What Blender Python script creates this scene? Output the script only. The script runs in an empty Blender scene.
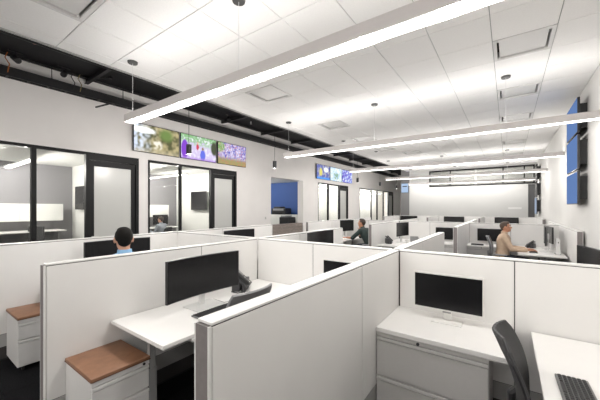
import bpy, bmesh, math, random
from mathutils import Vector, Matrix, noise
random.seed(7)
PI = math.pi
SC = bpy.context.scene
C = SC.collection

# ------------------------------------------------------------------ camera, world, exposure
EYE = 1.667
cam_d = bpy.data.cameras.new('camera'); cam = bpy.data.objects.new('camera', cam_d); C.objects.link(cam)
cam.location = (0, 0, EYE); cam.rotation_euler = (PI/2, 0, 0.6164)
cam_d.sensor_width = 36.0; cam_d.lens = 293.9/600*36; cam_d.shift_y = 7.3/600
cam_d.clip_start = 0.05; cam_d.clip_end = 100
SC.camera = cam
SC.view_settings.view_transform = 'Standard'; SC.view_settings.look = 'None'
SC.view_settings.gamma = 1; SC.view_settings.use_curve_mapping = False
SC.view_settings.exposure = 0.28
SC.cycles.max_bounces = 16; SC.cycles.diffuse_bounces = 10
world = bpy.data.worlds.new('world'); SC.world = world; world.use_nodes = True
world.node_tree.nodes['Background'].inputs[0].default_value = (.9, .93, 1, 1)
world.node_tree.nodes['Background'].inputs[1].default_value = 0.2
DOWN, UP = 7.0, 8.5            # radiance of the pendants' lower and upper lenses
OFFICE = 7.0
LAMP = 12.5                     # each of the lamps along a pendant

# ------------------------------------------------------------------ materials
MATS = {}
def mat(name, col, rough=.5, metal=0, spec=.5, noise_amt=0, noise_scale=40, bump=0, bump_scale=200, col2=None, stretch=None):
    if name in MATS: return MATS[name]
    m = bpy.data.materials.new(name); m.use_nodes = True; nt = m.node_tree; b = nt.nodes['Principled BSDF']
    b.inputs['Base Color'].default_value = (*col, 1); b.inputs['Roughness'].default_value = rough
    b.inputs['Metallic'].default_value = metal; b.inputs['Specular IOR Level'].default_value = spec
    tc = nt.nodes.new('ShaderNodeTexCoord'); mp = nt.nodes.new('ShaderNodeMapping')
    nt.links.new(tc.outputs['Object'], mp.inputs[0])
    if stretch: mp.inputs['Scale'].default_value = stretch
    if noise_amt or col2:
        n = nt.nodes.new('ShaderNodeTexNoise'); n.inputs['Scale'].default_value = noise_scale; n.inputs['Detail'].default_value = 4
        nt.links.new(mp.outputs[0], n.inputs['Vector'])
        r = nt.nodes.new('ShaderNodeMix'); r.data_type = 'RGBA'
        c2 = col2 if col2 else tuple(max(0, c*(1-noise_amt)) for c in col)
        r.inputs[6].default_value = (*col, 1); r.inputs[7].default_value = (*c2, 1)
        cr = nt.nodes.new('ShaderNodeValToRGB'); cr.color_ramp.elements[0].position = .35; cr.color_ramp.elements[1].position = .65
        nt.links.new(n.outputs['Fac'], cr.inputs[0]); nt.links.new(cr.outputs[0], r.inputs[0]); nt.links.new(r.outputs[2], b.inputs['Base Color'])
    if bump:
        n = nt.nodes.new('ShaderNodeTexNoise'); n.inputs['Scale'].default_value = bump_scale
        nt.links.new(mp.outputs[0], n.inputs['Vector'])
        bp = nt.nodes.new('ShaderNodeBump'); bp.inputs['Strength'].default_value = bump; bp.inputs['Distance'].default_value = .002
        nt.links.new(n.outputs['Fac'], bp.inputs['Height']); nt.links.new(bp.outputs[0], b.inputs['Normal'])
    MATS[name] = m; return m
def emis(name, col, s):
    if name in MATS: return MATS[name]
    m = bpy.data.materials.new(name); m.use_nodes = True; nt = m.node_tree; nt.nodes.clear()
    e = nt.nodes.new('ShaderNodeEmission'); e.inputs[0].default_value = (*col, 1); e.inputs[1].default_value = s
    o = nt.nodes.new('ShaderNodeOutputMaterial'); nt.links.new(e.outputs[0], o.inputs[0]); MATS[name] = m; return m
def glass_mat(name, tint, refl=1.0):
    m = bpy.data.materials.new(name); m.use_nodes = True; nt = m.node_tree; nt.nodes.clear()
    t = nt.nodes.new('ShaderNodeBsdfTransparent'); t.inputs[0].default_value = (*tint, 1)
    g = nt.nodes.new('ShaderNodeBsdfGlossy'); g.inputs['Roughness'].default_value = .01
    f = nt.nodes.new('ShaderNodeFresnel'); f.inputs[0].default_value = 1.5
    mx = nt.nodes.new('ShaderNodeMixShader'); o = nt.nodes.new('ShaderNodeOutputMaterial')
    ge = nt.nodes.new('ShaderNodeNewGeometry'); iv = nt.nodes.new('ShaderNodeMath'); iv.operation = 'SUBTRACT'; iv.inputs[0].default_value = 1; nt.links.new(ge.outputs['Backfacing'], iv.inputs[1])
    ml = nt.nodes.new('ShaderNodeMath'); ml.operation = 'MULTIPLY'; nt.links.new(f.outputs[0], ml.inputs[0]); nt.links.new(iv.outputs[0], ml.inputs[1]); nt.links.new(ml.outputs[0], mx.inputs[0]); nt.links.new(t.outputs[0], mx.inputs[1]); nt.links.new(g.outputs[0], mx.inputs[2]); nt.links.new(mx.outputs[0], o.inputs[0])
    return m
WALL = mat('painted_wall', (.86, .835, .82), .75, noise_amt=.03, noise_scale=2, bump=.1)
WALLR = mat('painted_wall_dimmed', (.57, .56, .545), .75, noise_amt=.03, noise_scale=2, bump=.1)  # wall paint in a darker tone, standing in for dimmer light on this side
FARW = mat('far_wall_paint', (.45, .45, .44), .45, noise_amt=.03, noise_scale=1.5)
TILE = mat('ceiling_tile_fibre', (.91, .90, .89), .9, noise_amt=.03, noise_scale=60, bump=.2, bump_scale=300)
TEE = mat('ceiling_grid_metal', (.36, .36, .355), .6)
BLACKC = mat('black_open_ceiling', (.012, .012, .014), .7, noise_amt=.3, noise_scale=3)
DARKM = mat('black_painted_metal', (.02, .02, .022), .5)
FRAME = mat('black_window_frame', (.008, .008, .009), .5, spec=.25)
PANEL = mat('white_panel_laminate', (.73, .72, .705), .5, noise_amt=.025, noise_scale=3, bump=.05)
CAP = mat('white_cap_metal', (.70, .695, .68), .4)
SEAM = mat('dark_seam', (.05, .045, .045), .7)
ENDT = mat('dark_end_trim', (.20, .18, .178), .5, noise_amt=.1)
RACE = mat('grey_raceway', (.36, .355, .35), .55)
KICK = mat('black_kick', (.02, .02, .02), .8)
TOP = mat('white_desktop', (.80, .79, .775), .35, noise_amt=.015, noise_scale=8)
EDGE = mat('desktop_edge', (.60, .59, .58), .5)
FILE = mat('grey_white_steel', (.52, .51, .50), .4, noise_amt=.02)
PEDM = mat('white_steel', (.62, .61, .60), .4, noise_amt=.02)
FILEG = mat('painted_gap_shade', (.12, .12, .12), .5)  # dark colour stands in for shade inside the drawer gaps
CARPET = mat('charcoal_carpet', (.016, .016, .018), .98, spec=.05, noise_amt=.6, noise_scale=120, bump=.6, bump_scale=400)
CARPETB = mat('carpet_backing', (.010, .010, .011), .98, spec=.05)
LEATHER = mat('tan_leather', (.27, .135, .075), .5, noise_amt=.2, noise_scale=14, bump=.25, bump_scale=160)
SCREEN = mat('black_screen', (.006, .006, .007), .25, spec=.35)
BEZB = mat('black_bezel', (.02, .02, .022), .4)
BEZW = mat('white_bezel', (.72, .71, .69), .35)
SILVER = mat('brushed_silver', (.68, .68, .67), .35, metal=.3)
STEEL = mat('grey_steel', (.28, .28, .28), .45, metal=.3)
KEYS = mat('dark_keys', (.018, .018, .02), .5)
KEYB = mat('keyboard_body', (.16, .16, .16), .5)
PHONE = mat('dark_phone_plastic', (.045, .045, .048), .45)
CHAIRD = mat('dark_grey_chair_mesh', (.055, .055, .056), .8, noise_amt=.35, noise_scale=350, bump=.4, bump_scale=500)
CHAIRL = mat('grey_chair_mesh', (.17, .17, .17), .8, noise_amt=.3, noise_scale=350, bump=.4, bump_scale=500)
CHFR = mat('grey_chair_frame', (.30, .30, .31), .4, metal=.3)
ALU = mat('painted_aluminium', (.62, .59, .58), .5)
ALUW = mat('white_aluminium', (.75, .74, .73), .45)
LENS = emis('lens_glow', (1, .975, .94), DOWN)
LENSUP = emis('lens_glow_up', (1, .975, .94), UP)
OFFL = emis('office_lens_glow', (1, .98, .95), OFFICE)
VENT = mat('white_vent_metal', (.70, .69, .68), .5)
VDARK = mat('vent_throat', (.05, .045, .042), .8)
BLUEW = mat('blue_painted_wall', (.035, .085, .27), .7)
GREYW = mat('grey_painted_wall', (.23, .225, .235), .75)
WHITEW = mat('office_white_wall', (.76, .76, .73), .75)
COLG = mat('dark_grey_column_paint', (.15, .15, .15), .6)
PLANKM = mat('weathered_plank', (.34, .29, .26), .7, noise_amt=.0, noise_scale=6, col2=(.22, .18, .16), stretch=(1, 1, 8))
FROST = mat('frosted_door_glass', (.56, .565, .545), .25)
GLASS = glass_mat('clear_glass', (.92, .92, .91)); MATS['clear_glass'] = GLASS
BLUESCR = emis('blue_screen_glow', (.11, .19, .40), 1.0)
LBLUE = emis('pale_blue_screen_glow', (.36, .48, .66), 1.0)

# ------------------------------------------------------------------ mesh helpers
class MB:
    def __init__(s): s.bm = bmesh.new()
    def box(s, x0, x1, y0, y1, z0, z1, bev=0, seg=2, M=None):
        g = bmesh.ops.create_cube(s.bm, size=1)
        vs = g['verts']
        for v in vs: v.co = Vector(((x0+x1)/2+v.co.x*(x1-x0), (y0+y1)/2+v.co.y*(y1-y0), (z0+z1)/2+v.co.z*(z1-z0)))
        if bev:
            es = list({e for v in vs for e in v.link_edges})
            r = bmesh.ops.bevel(s.bm, geom=es, offset=bev, segments=seg, affect='EDGES', profile=.5)
            vs = list({v for f in r['faces'] for v in f.verts} | {v for v in vs if v.is_valid})
        if M: 
            for v in vs: v.co = M @ v.co
        return s
    def cyl(s, p0, p1, r0, r1=None, n=12, caps=True):
        p0, p1 = Vector(p0), Vector(p1); r1 = r0 if r1 is None else r1
        d = p1-p0
        if d.length < 1e-6: return s
        q = d.to_track_quat('Z', 'Y').to_matrix()
        a = [s.bm.verts.new(p0+q@Vector((r0*math.cos(2*PI*i/n), r0*math.sin(2*PI*i/n), 0))) for i in range(n)]
        b = [s.bm.verts.new(p1+q@Vector((r1*math.cos(2*PI*i/n), r1*math.sin(2*PI*i/n), 0))) for i in range(n)]
        for i in range(n): s.bm.faces.new((a[i], a[(i+1) % n], b[(i+1) % n], b[i]))
        if caps: s.bm.faces.new(list(reversed(a))); s.bm.faces.new(b)
        return s
    def sph(s, c, r, n=12, M=None):
        r = (r, r, r) if not hasattr(r, '__len__') else r
        g = bmesh.ops.create_uvsphere(s.bm, u_segments=n, v_segments=max(6, n*2//3), radius=1)
        for v in g['verts']:
            p = Vector((v.co.x*r[0], v.co.y*r[1], v.co.z*r[2]))
            if M: p = M @ p
            v.co = p+Vector(c)
        return s
    def cap(s, p0, r0, p1, r1, n=10):
        s.cyl(p0, p1, r0, r1, n); s.sph(p0, r0, n); s.sph(p1, r1, n); return s
    def tube(s, pts, r, n=8):
        for a, b in zip(pts, pts[1:]): s.cyl(a, b, r, r, n)
        for p in pts[1:-1]: s.sph(p, r, n)
        return s
    def loft(s, rings, n=16):
        """rings: (center, rx, ry, axis) - ellipse rings"""
        L = []
        for c, rx, ry, ax in rings:
            q = Vector(ax).normalized(); X = Vector((1, 0, 0)); X = (X-q*X.dot(q)).normalized(); Y = q.cross(X)
            L.append([s.bm.verts.new(Vector(c)+X*rx*math.cos(2*PI*i/n)+Y*ry*math.sin(2*PI*i/n)) for i in range(n)])
        for a, b in zip(L, L[1:]):
            for i in range(n): s.bm.faces.new((a[i], a[(i+1) % n], b[(i+1) % n], b[i]))
        s.bm.faces.new(list(reversed(L[0]))); s.bm.faces.new(L[-1]); return s
    def grid(s, fn, nu, nv, thick):
        """closed curved slab: fn(u,v)->(point, normal)"""
        A = [[None]*(nv+1) for _ in range(nu+1)]; B = [[None]*(nv+1) for _ in range(nu+1)]
        for i in range(nu+1):
            for j in range(nv+1):
                p, nrm = fn(i/nu, j/nv); p = Vector(p); nrm = Vector(nrm)
                A[i][j] = s.bm.verts.new(p); B[i][j] = s.bm.verts.new(p-nrm*thick)
        for i in range(nu):
            for j in range(nv):
                s.bm.faces.new((A[i][j], A[i+1][j], A[i+1][j+1], A[i][j+1])); s.bm.faces.new((B[i][j+1], B[i+1][j+1], B[i+1][j], B[i][j]))
        for i in range(nu):
            s.bm.faces.new((A[i][0], B[i][0], B[i+1][0], A[i+1][0])); s.bm.faces.new((A[i][nv], A[i+1][nv], B[i+1][nv], B[i][nv]))
        for j in range(nv):
            s.bm.faces.new((A[0][j], A[0][j+1], B[0][j+1], B[0][j])); s.bm.faces.new((A[nu][j], B[nu][j], B[nu][j+1], A[nu][j+1]))
        return s
    def build(s, name, m, parent=None, smooth=False, bevel_auto=False, loc=None):
        me = bpy.data.meshes.new(name)
        bmesh.ops.recalc_face_normals(s.bm, faces=s.bm.faces)
        s.bm.to_mesh(me); s.bm.free()
        if smooth:
            for p in me.polygons: p.use_smooth = True
            if smooth != 'all':
                try: me.set_sharp_from_angle(angle=math.radians(40))
                except Exception: pass
        me.materials.append(m)
        o = bpy.data.objects.new(name, me); C.objects.link(o)
        if parent: o.parent = parent
        if loc: o.location = loc
        return o
def tag(o, label=None, cat=None, group=None, kind=None):
    if label: o['label'] = label
    if cat: o['category'] = cat
    if group: o['group'] = group
    if kind: o['kind'] = kind
    return o
def thing(name, label, cat, loc=(0, 0, 0), rz=0, group=None):
    o = bpy.data.objects.new(name, None); C.objects.link(o); o.location = loc; o.rotation_euler = (0, 0, rz); o.empty_display_size = .1
    return tag(o, label, cat, group)
def kids(o): return [c for c in bpy.data.objects if c.parent == o]
def copy_tree(o, parent=None):
    c = o.copy(); C.objects.link(c); c.parent = parent
    if parent is not None: c.matrix_parent_inverse = o.matrix_parent_inverse
    for ch in kids(o): copy_tree(ch, c)
    return c
def dup(o, loc, rz, label, group=None):
    c = copy_tree(o); c.location = loc; c.rotation_euler = (0, 0, rz); c['label'] = label
    if group: c['group'] = group
    elif 'group' in c.keys(): del c['group']
    return c
def struct(mb, name, m, parent=None): 
    o = mb.build(name, m, parent)
    if parent is None: o['kind'] = 'structure'
    return o

# ------------------------------------------------------------------ room shell
XL, XR, YF, YB = -7.7, 1.05, 16.9, -9.0
XE = -4.63; ZC = 3.68; DECK = 4.52; YC = 26.0
fl = struct(MB().box(-12, 1.25, YB, YC, -.12, -.012), 'floor', CARPETB)
# carpet tiles, single ones where the photo shows the floor, the rest joined
tb = MB().box(-.3042, .3042, -.3042, .3042, -.012, 0, .0015, 1).build('carpet_tile', CARPET, fl); tme = tb.data
near = [(i, j) for i in range(-13, 2) for j in range(-1, 8)]
near = [(i, j) for i, j in near]
first = True
for i, j in near:
    o = tb if first else tb.copy()
    if not first: C.objects.link(o)
    o.parent = fl; o.location = (i*.61+.305, j*.61+.305, 0); first = False
rest = MB()
for i in range(-20, 3):
    for j in range(-15, 43):
        if (i, j) in set(near): continue
        x, y = i*.61+.305, j*.61+.305
        rest.box(max(-12, x-.303), min(1.05, x+.303), max(YB, y-.303), min(YC, y+.303), -.012, 0)
o = rest.build('carpet_tiles', CARPET, fl); o['kind'] = 'stuff'

# left wall with openings
GZ = 2.91
openings = [(-1.2, 3.74, 0, GZ), (3.98, 7.05, 0, GZ), (8.87, 11.11, 0, 2.88), (12.41, 15.75, 0, GZ), (17.4, 24.05, 0, GZ)]
w = MB(); y = YB
for a, b, z0, z1 in openings:
    w.box(XL-.3, XL, y, a, 0, DECK+.1); w.box(XL-.3, XL, a, b, z1, DECK+.1); y = b
w.box(XL-.3, XL, y, YC, 0, DECK+.1)
struct(w, 'wall_left', WALL)
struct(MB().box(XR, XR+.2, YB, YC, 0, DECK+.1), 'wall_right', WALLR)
struct(MB().box(-12, XR, YB-.2, YB, 0, DECK+.1), 'wall_back', WALL)
struct(MB().box(-12, XR, YC, YC+.2, 0, DECK+.1), 'wall_corridor_end', WALL)
# far wall with transom opening and doorway
f = MB(); TX0, TX1, TZ0, TZ1 = -3.46, .98, 2.74, 3.60
f.box(-4.5, TX0, YF, YF+.2, 0, 3.9); f.box(TX0, TX1, YF, YF+.2, TZ1, 3.9); f.box(TX1, XR, YF, YF+.2, 0, 3.9)
f.box(TX0, .74, YF, YF+.2, 0, TZ0); f.box(.74, TX1, YF, YF+.2, 2.72, TZ0)
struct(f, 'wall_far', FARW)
struct(MB().box(-4.5, 1.05, YF+2.6, YF+2.7, 0, 3.9), 'wall_behind_transom', mat('transom_room_paint', (.42, .42, .41), .7))
struct(MB().box(.74, .98, YF+.06, YF+.12, 0, 2.72, .004), 'door_6', mat('dark_door', (.06, .06, .062), .5))
t = struct(MB().box(TX0, TX1, YF-.02, YF+.06, TZ0-.0, TZ0+.07).box(TX0, TX1, YF-.02, YF+.06, TZ1-.07, TZ1).box(TX0, TX0+.06, YF-.02, YF+.06, TZ0, TZ1).box(TX1-.06, TX1, YF-.02, YF+.06, TZ0, TZ1), 'window_6', FRAME)
MB().box(-1.36, -1.28, YF-.018, YF+.058, TZ0+.0, TZ1).build('mullion', ALUW, t)['label'] = 'white mullion'
for xm in (-2.45, -.2, .6):
    MB().box(xm-.025, xm+.025, YF-.015, YF+.055, TZ0+.07, TZ1-.07).build('mullion', FRAME, t)
xs = [TX0+.06, -2.45, -1.32, -.2, .6, TX1-.06]
for a, b in zip(xs, xs[1:]):
    MB().box(a+.03, b-.03, YF+.01, YF+.02, TZ0+.07, TZ1-.07).build('pane', GLASS, t)
struct(MB().box(-4.96, -4.5, YF-.02, YF+.4, 0, DECK, .006), 'trim_1', COLG)      # dark column at the end of the far wall
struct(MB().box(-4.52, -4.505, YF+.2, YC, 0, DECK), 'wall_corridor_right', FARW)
# skirting
struct(MB().box(XR-.015, XR, YB, YF, 0, .1, .003, 1), 'baseboard_right', mat('grey_skirting', (.18, .18, .18), .6))
struct(MB().box(-4.5, .74, YF-.015, YF, 0, .1, .003, 1), 'baseboard_far', MATS['grey_skirting'])

# suspended ceiling: grid + tiles (each tile its own part)
T = .6045; X0 = .4455
ce = MB()
ce.box(XE-.03, XE, YB, YF, ZC-.012, ZC+.16)                    # fascia along the open strip
VENT_CELLS = {(-6, 6), (-6, 10), (-6, 13), (-6, 16), (-5, 18), (0, 7), (0, 10), (0, 13), (0, 18), (0, 22), (-6, 1), (-7, 0)}
for j in range(-15, 28):
    y0, y1 = max(YB, .03+j*T), min(YF, .03+(j+1)*T)
    if y1 <= y0: continue
    ce.box(XE-.02, X0-8*T, y0, y1, ZC+.012, ZC+.03)
    run = X0-8*T
    for i in range(-7, 2):
        if (i, j) in VENT_CELLS:
            if X0+(i-1)*T > run+.01: ce.box(run, X0+(i-1)*T, y0, y1, ZC+.012, ZC+.03)
            run = X0+i*T
    ce.box(run, XR, y0, y1, ZC+.012, ZC+.03)
ceil = struct(ce, 'ceiling', TEE)
MB().box(XE-.034, XE-.03, YB, YF, ZC-.012, ZC+.16).build('edge_trim', ALUW, ceil)
vents = {(-6, 6): 'left', (-6, 10): 'left', (-6, 13): 'left', (-6, 16): 'left', (-5, 18): 'left', (0, 7): 'right', (0, 10): 'right', (0, 13): 'right', (0, 18): 'right', (0, 22): 'right', (-6, 1): 'near', (-7, 0): 'near'}
def xcell(i): return X0+(i-1)*T+T/2     # i=0 -> [-.159,.4455]
Y0 = .03
def ycell(j): return Y0+j*T+T/2
proto = MB().box(-T/2+.004, T/2-.004, -T/2+.004, T/2-.004, 0, .012, .002, 1).build('ceiling_tile', TILE, ceil)
used = False
narrow = MB()
for i in range(-7, 2):
    for j in range(0, 28):
        if (i, j) in vents: continue
        o = proto if not used else proto.copy()
        if used: C.objects.link(o)
        o.parent = ceil; o.location = (xcell(i), ycell(j), ZC); used = True
rest = MB()
for j in range(-15, 28):
    y0, y1 = max(YB, Y0+j*T), min(YF, Y0+(j+1)*T)
    rest.box(XE+.004, X0-8*T-.004, y0+.004, y1-.004, ZC, ZC+.012)
    if j < 0:
        for i in range(-7, 2): rest.box(xcell(i)-T/2+.004, xcell(i)+T/2-.004, y0+.004, y1-.004, ZC, ZC+.012)
o = rest.build('border_tiles', TILE, ceil); o['kind'] = 'stuff'
# diffusers in the ceiling
def diffuser(i, j, label):
    r = thing('ceiling_diffuser', label, 'air vent', (xcell(i), ycell(j), ZC))
    h = T/2-.004; g = .262
    MB().box(-g-.004, g+.004, -g-.004, g+.004, .10, .105).build('throat', VDARK, r)
    fr = MB()
    for a, b, c, d in ((-h, h, -h, -g), (-h, h, g, h), (-h, -g, -g, g), (g, h, -g, g)): fr.box(a, b, c, d, -.006, .004)
    for a, b, c, d in ((-g-.004, g+.004, -g-.004, -g), (-g-.004, g+.004, g, g+.004), (-g-.004, -g, -g, g), (g, g+.004, -g, g)): fr.box(a, b, c, d, .004, .10)
    fr.build('frame', VENT, r)
    q = .238; MB().box(-q, q, -q, q, .012, .020, .003, 1).build('plaque', VENT, r)
    for sx in (-1, 1):
        for sy in (-1, 1): MB().box(sx*(q+.012)-.02, sx*(q+.012)+.02, sy*(q+.012)-.02, sy*(q+.012)+.02, -.002, .03, .002, 1).build('hanger', VENT, r)
    return r
vl = {(-6, 6): 'square white air diffuser just right of the first long light, nearest the open black strip', (-6, 10): 'square white air diffuser second along the open black ceiling strip',
      (-6, 13): 'square white air diffuser third along the open strip, beyond the ceiling sensor', (-6, 16): 'small far square diffuser fourth along the black ceiling strip', (-5, 18): 'farthest square diffuser near the end of the black strip',
      (0, 7): 'largest square air diffuser in the right-hand ceiling, nearest the camera', (0, 10): 'second air diffuser in the right-hand ceiling row', (0, 13): 'third right-hand air diffuser, just before the second long light crosses',
      (0, 18): 'fourth right-hand air diffuser, seen between the far lights', (0, 22): 'fifth and farthest right-hand air diffuser', (-6, 1): 'air diffuser at the top edge of the picture above the near dark gap', (-7, 0): 'air diffuser cut off by the top left corner of the picture'}
for (i, j) in vents: diffuser(i, j, vl[(i, j)])

# open ceiling deck over the left aisle, with steel and services
struct(MB().box(XL-.3, -4.4, YB, YC, DECK, DECK+.1).box(-4.45, -4.4, YB, YF+.2, ZC+.03, DECK), 'ceiling', BLACKC)
for k, yy in enumerate([-6.9+1.9*i for i in range(18)]):
    struct(MB().box(XL, -4.45, yy-.012, yy+.012, DECK-.09, DECK).box(XL, -4.45, yy-.035, yy+.035, DECK-.10, DECK-.088), 'trim_%d' % (k+2), DARKM)
tr = thing('cable_tray', 'long black cable tray fixed along the top of the left wall', 'cable tray', (XL, 0, 4.1))
MB().box(0.002, .02, YB, YC, 0, .17).build('back_rail', DARKM, tr)
MB().box(.14, .155, YB, YC, 0, .17).box(.155, .17, YB, YC, 0, .015).box(.155, .17, YB, YC, .155, .17).build('front_rail', DARKM, tr)
rg = MB()
for k in range(100): rg.box(.02, .14, YB+.1+.3*k, YB+.13+.3*k, 0, .02)
o = rg.build('rungs', DARKM, tr); o['kind'] = 'stuff'
cb = MB()
for k in range(4): cb.tube([(.04+.025*k, YB+.2+3*i, .03+.012*((i+k) % 3)) for i in range(10)], .009, 6)
o = cb.build('cables', mat('black_cable', (.03, .03, .03), .6), tr); o['kind'] = 'stuff'
for k, (px, pz, rr, lab) in enumerate([(-7.55, 4.49, .022, 'thin black pipe running under the deck nearest the left wall'), (-6.3, 4.36, .03, 'thin black conduit running along the middle of the open ceiling'), (-5.2, 4.30, .055, 'black sprinkler main beside the edge of the white ceiling')]):
    p = thing('ceiling_pipe', lab, 'pipe', (px, 0, pz))
    MB().cyl((0, YB, 0), (0, YC, 0), rr, n=10).build('pipe_run', DARKM, p, smooth=True)
    for i in range(14):
        yy = -2.6+2.1*i
        MB().cyl((0, yy, 0), (0, yy, DECK-pz), .006, n=6).cyl((0, yy-.012, 0), (0, yy+.012, 0), rr+.008, n=10).build('hanger', DARKM, p)
# little devices in the open ceiling
SPR = mat('brass_red', (.35, .12, .07), .4)
def track_head(x, y, z, label, m=DARKM, aim=(.5, -.4)):
    r = thing('track_light', label, 'spotlight', (x, y, z))
    MB().cyl((0, 0, 0), (0, 0, -.1), .008, n=8).box(-.02, .02, -.1, .1, 0, .025).build('stem', m, r)
    d = Vector((aim[0], aim[1], -.5)).normalized()*.07
    MB().cyl(Vector((0, 0, -.12))-d, Vector((0, 0, -.12))+d, .05, .055, 14).build('can', m, r, smooth=True)
    e = Vector((0, 0, -.12))+d
    MB().cyl(e, e+d*.04, .045, n=14).build('lens', mat('dim_lens', (.05, .05, .05), .2), r)
track_head(-7.35, 1.38, 4.5, 'black spotlight at the far left above the cable tray', aim=(.6, .3))
track_head(-7.35, 2.1, 4.5, 'black spotlight above the cable tray left of the first hanging cable', aim=(.5, -.3))
track_head(-6.9, 6.0, 4.45, 'black spotlight over the television wall beyond the first long light', aim=(.5, -.3))
WHT = mat('white_plastic', (.75, .74, .72), .4)
def sprinkler(x, y, z, label, m):
    r = thing('sprinkler', label, 'sprinkler', (x, y, z))
    MB().cyl((0, 0, DECK-z), (0, 0, 0), .016, n=8).build('drop_pipe', DARKM, r)
    MB().cyl((0, 0, 0), (0, 0, -.04), .02, .012, 10).cyl((0, 0, -.07), (0, 0, -.064), .03, n=12).cyl((-.012, 0, -.04), (-.012, 0, -.064), .003, n=6).cyl((.012, 0, -.04), (.012, 0, -.064), .003, n=6).build('head', m, r)
sprinkler(-6.34, 1.42, 4.42, 'small red-brown sprinkler head in the dark gap at upper left', SPR)
sprinkler(-6.76, 6.81, 4.42, 'white sprinkler head in the open ceiling left of the first square diffuser', WHT)
br = thing('pipe_bracket', 'short black strut arm hanging out under the cable tray at upper left', 'bracket', (-7.45, 3.06, 4.09))
MB().cyl((0, 0, -.0), (.04, -.38, -.22), .018, n=8).build('arm', DARKM, br); MB().box(-.09, .03, -.03, .03, -.03, .008).build('clamp', DARKM, br)
br = thing('pipe_bracket', 'short black strut arm above the cable tray, left of the first long light', 'bracket', (-7.1, 2.85, 4.3))
MB().cyl((0, 0, .2), (-.1, -.28, .10), .014, n=8).build('arm', DARKM, br); MB().box(-.03, .03, -.03, .03, .18, .22).build('clamp', DARKM, br)
# ceiling sensors on the white ceiling
def sensor(x, y, label):
    r = thing('ceiling_sensor', label, 'sensor', (x, y, ZC))
    MB().cyl((0, 0, 0), (0, 0, -.012), .062, .056, 20).build('rim', mat('sensor_grey', (.10, .10, .10), .5), r, smooth=True)
    MB().sph((0, 0, -.012), (.036, .036, .014), 14).build('lens', PHONE, r, smooth=True)
sensor(-4.08, 8.04, 'round dark sensor in the ceiling left of the third small diffuser')
sensor(-3.89, 10.24, 'small dark round sensor in the ceiling near the far black strip')

# ------------------------------------------------------------------ glazing on the left wall
def glazing(name, y0, y1, mull, door, bars=()):
    s = struct(MB().box(XL-.09, XL+.012, y0, y1, GZ-.06, GZ).box(XL-.09, XL+.012, y0, y0+.045, 0, GZ-.06).box(XL-.09, XL+.012, y1-.045, y1, 0, GZ-.06).box(XL-.09, XL+.012, y0+.045, (door[0] if door else y1)-.0, 0, .08), name, FRAME)
    ends = [y0+.045]
    for a, b in mull:
        MB().box(XL-.085, XL+.01, a, b, .08, GZ-.06).build('mullion', FRAME, s)
        MB().box(XL-.06, XL-.048, ends[-1]-.003, a+.003, .075, GZ-.055).build('pane', GLASS, s); ends.append(b)
    MB().box(XL-.06, XL-.048, ends[-1]-.003, (door[0] if door else y1-.045)+.003, .075, GZ-.055).build('pane', GLASS, s)
    if door:
        n, d0, d1 = door[2], door[0], door[1]
        fr = struct(MB().box(XL-.09, XL+.016, d0, d0+.07, 0, GZ-.06).box(XL-.09, XL+.016, d1-.07, d1, 0, GZ-.06).box(XL-.09, XL+.016, d0+.07, d1-.07, GZ-.16, GZ-.06), n, FRAME)
        l = MB().box(XL-.07, XL-.02, d0+.075, d0+.17, .01, GZ-.17).box(XL-.07, XL-.02, d1-.17, d1-.075, .01, GZ-.17).box(XL-.07, XL-.02, d0+.17, d1-.17, GZ-.30, GZ-.17).box(XL-.07, XL-.02, d0+.17, d1-.17, .01, .25).build('door_leaf', FRAME, fr)
        MB().box(XL-.052, XL-.04, d0+.165, d1-.165, .245, GZ-.295).build('pane', FROST, l)
        MB().cyl((XL+.0, d0+.12, 1.0), (XL+.05, d0+.12, 1.0), .012, n=8).cyl((XL+.05, d0+.12, 1.0), (XL+.05, d0+.24, 1.0), .01, n=8).build('handle', SILVER, l)
    return s
glazing('window_1', -1.2, 3.74, [(.1, .17), (1.67, 1.75)], (2.59, 3.74-.0, 'door_1'))
glazing('window_2', 3.98, 7.05, [(4.90, 4.95)], (5.97, 7.05, 'door_2'))
glazing('window_3', 12.41, 15.75, [(13.44, 13.49)], (14.66, 15.75, 'door_3'))
glazing('window_4', 17.4, 24.05, [(19.4, 19.46), (20.52, 20.58), (21.82, 21.88)], (22.95, 24.05, 'door_4'))

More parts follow.
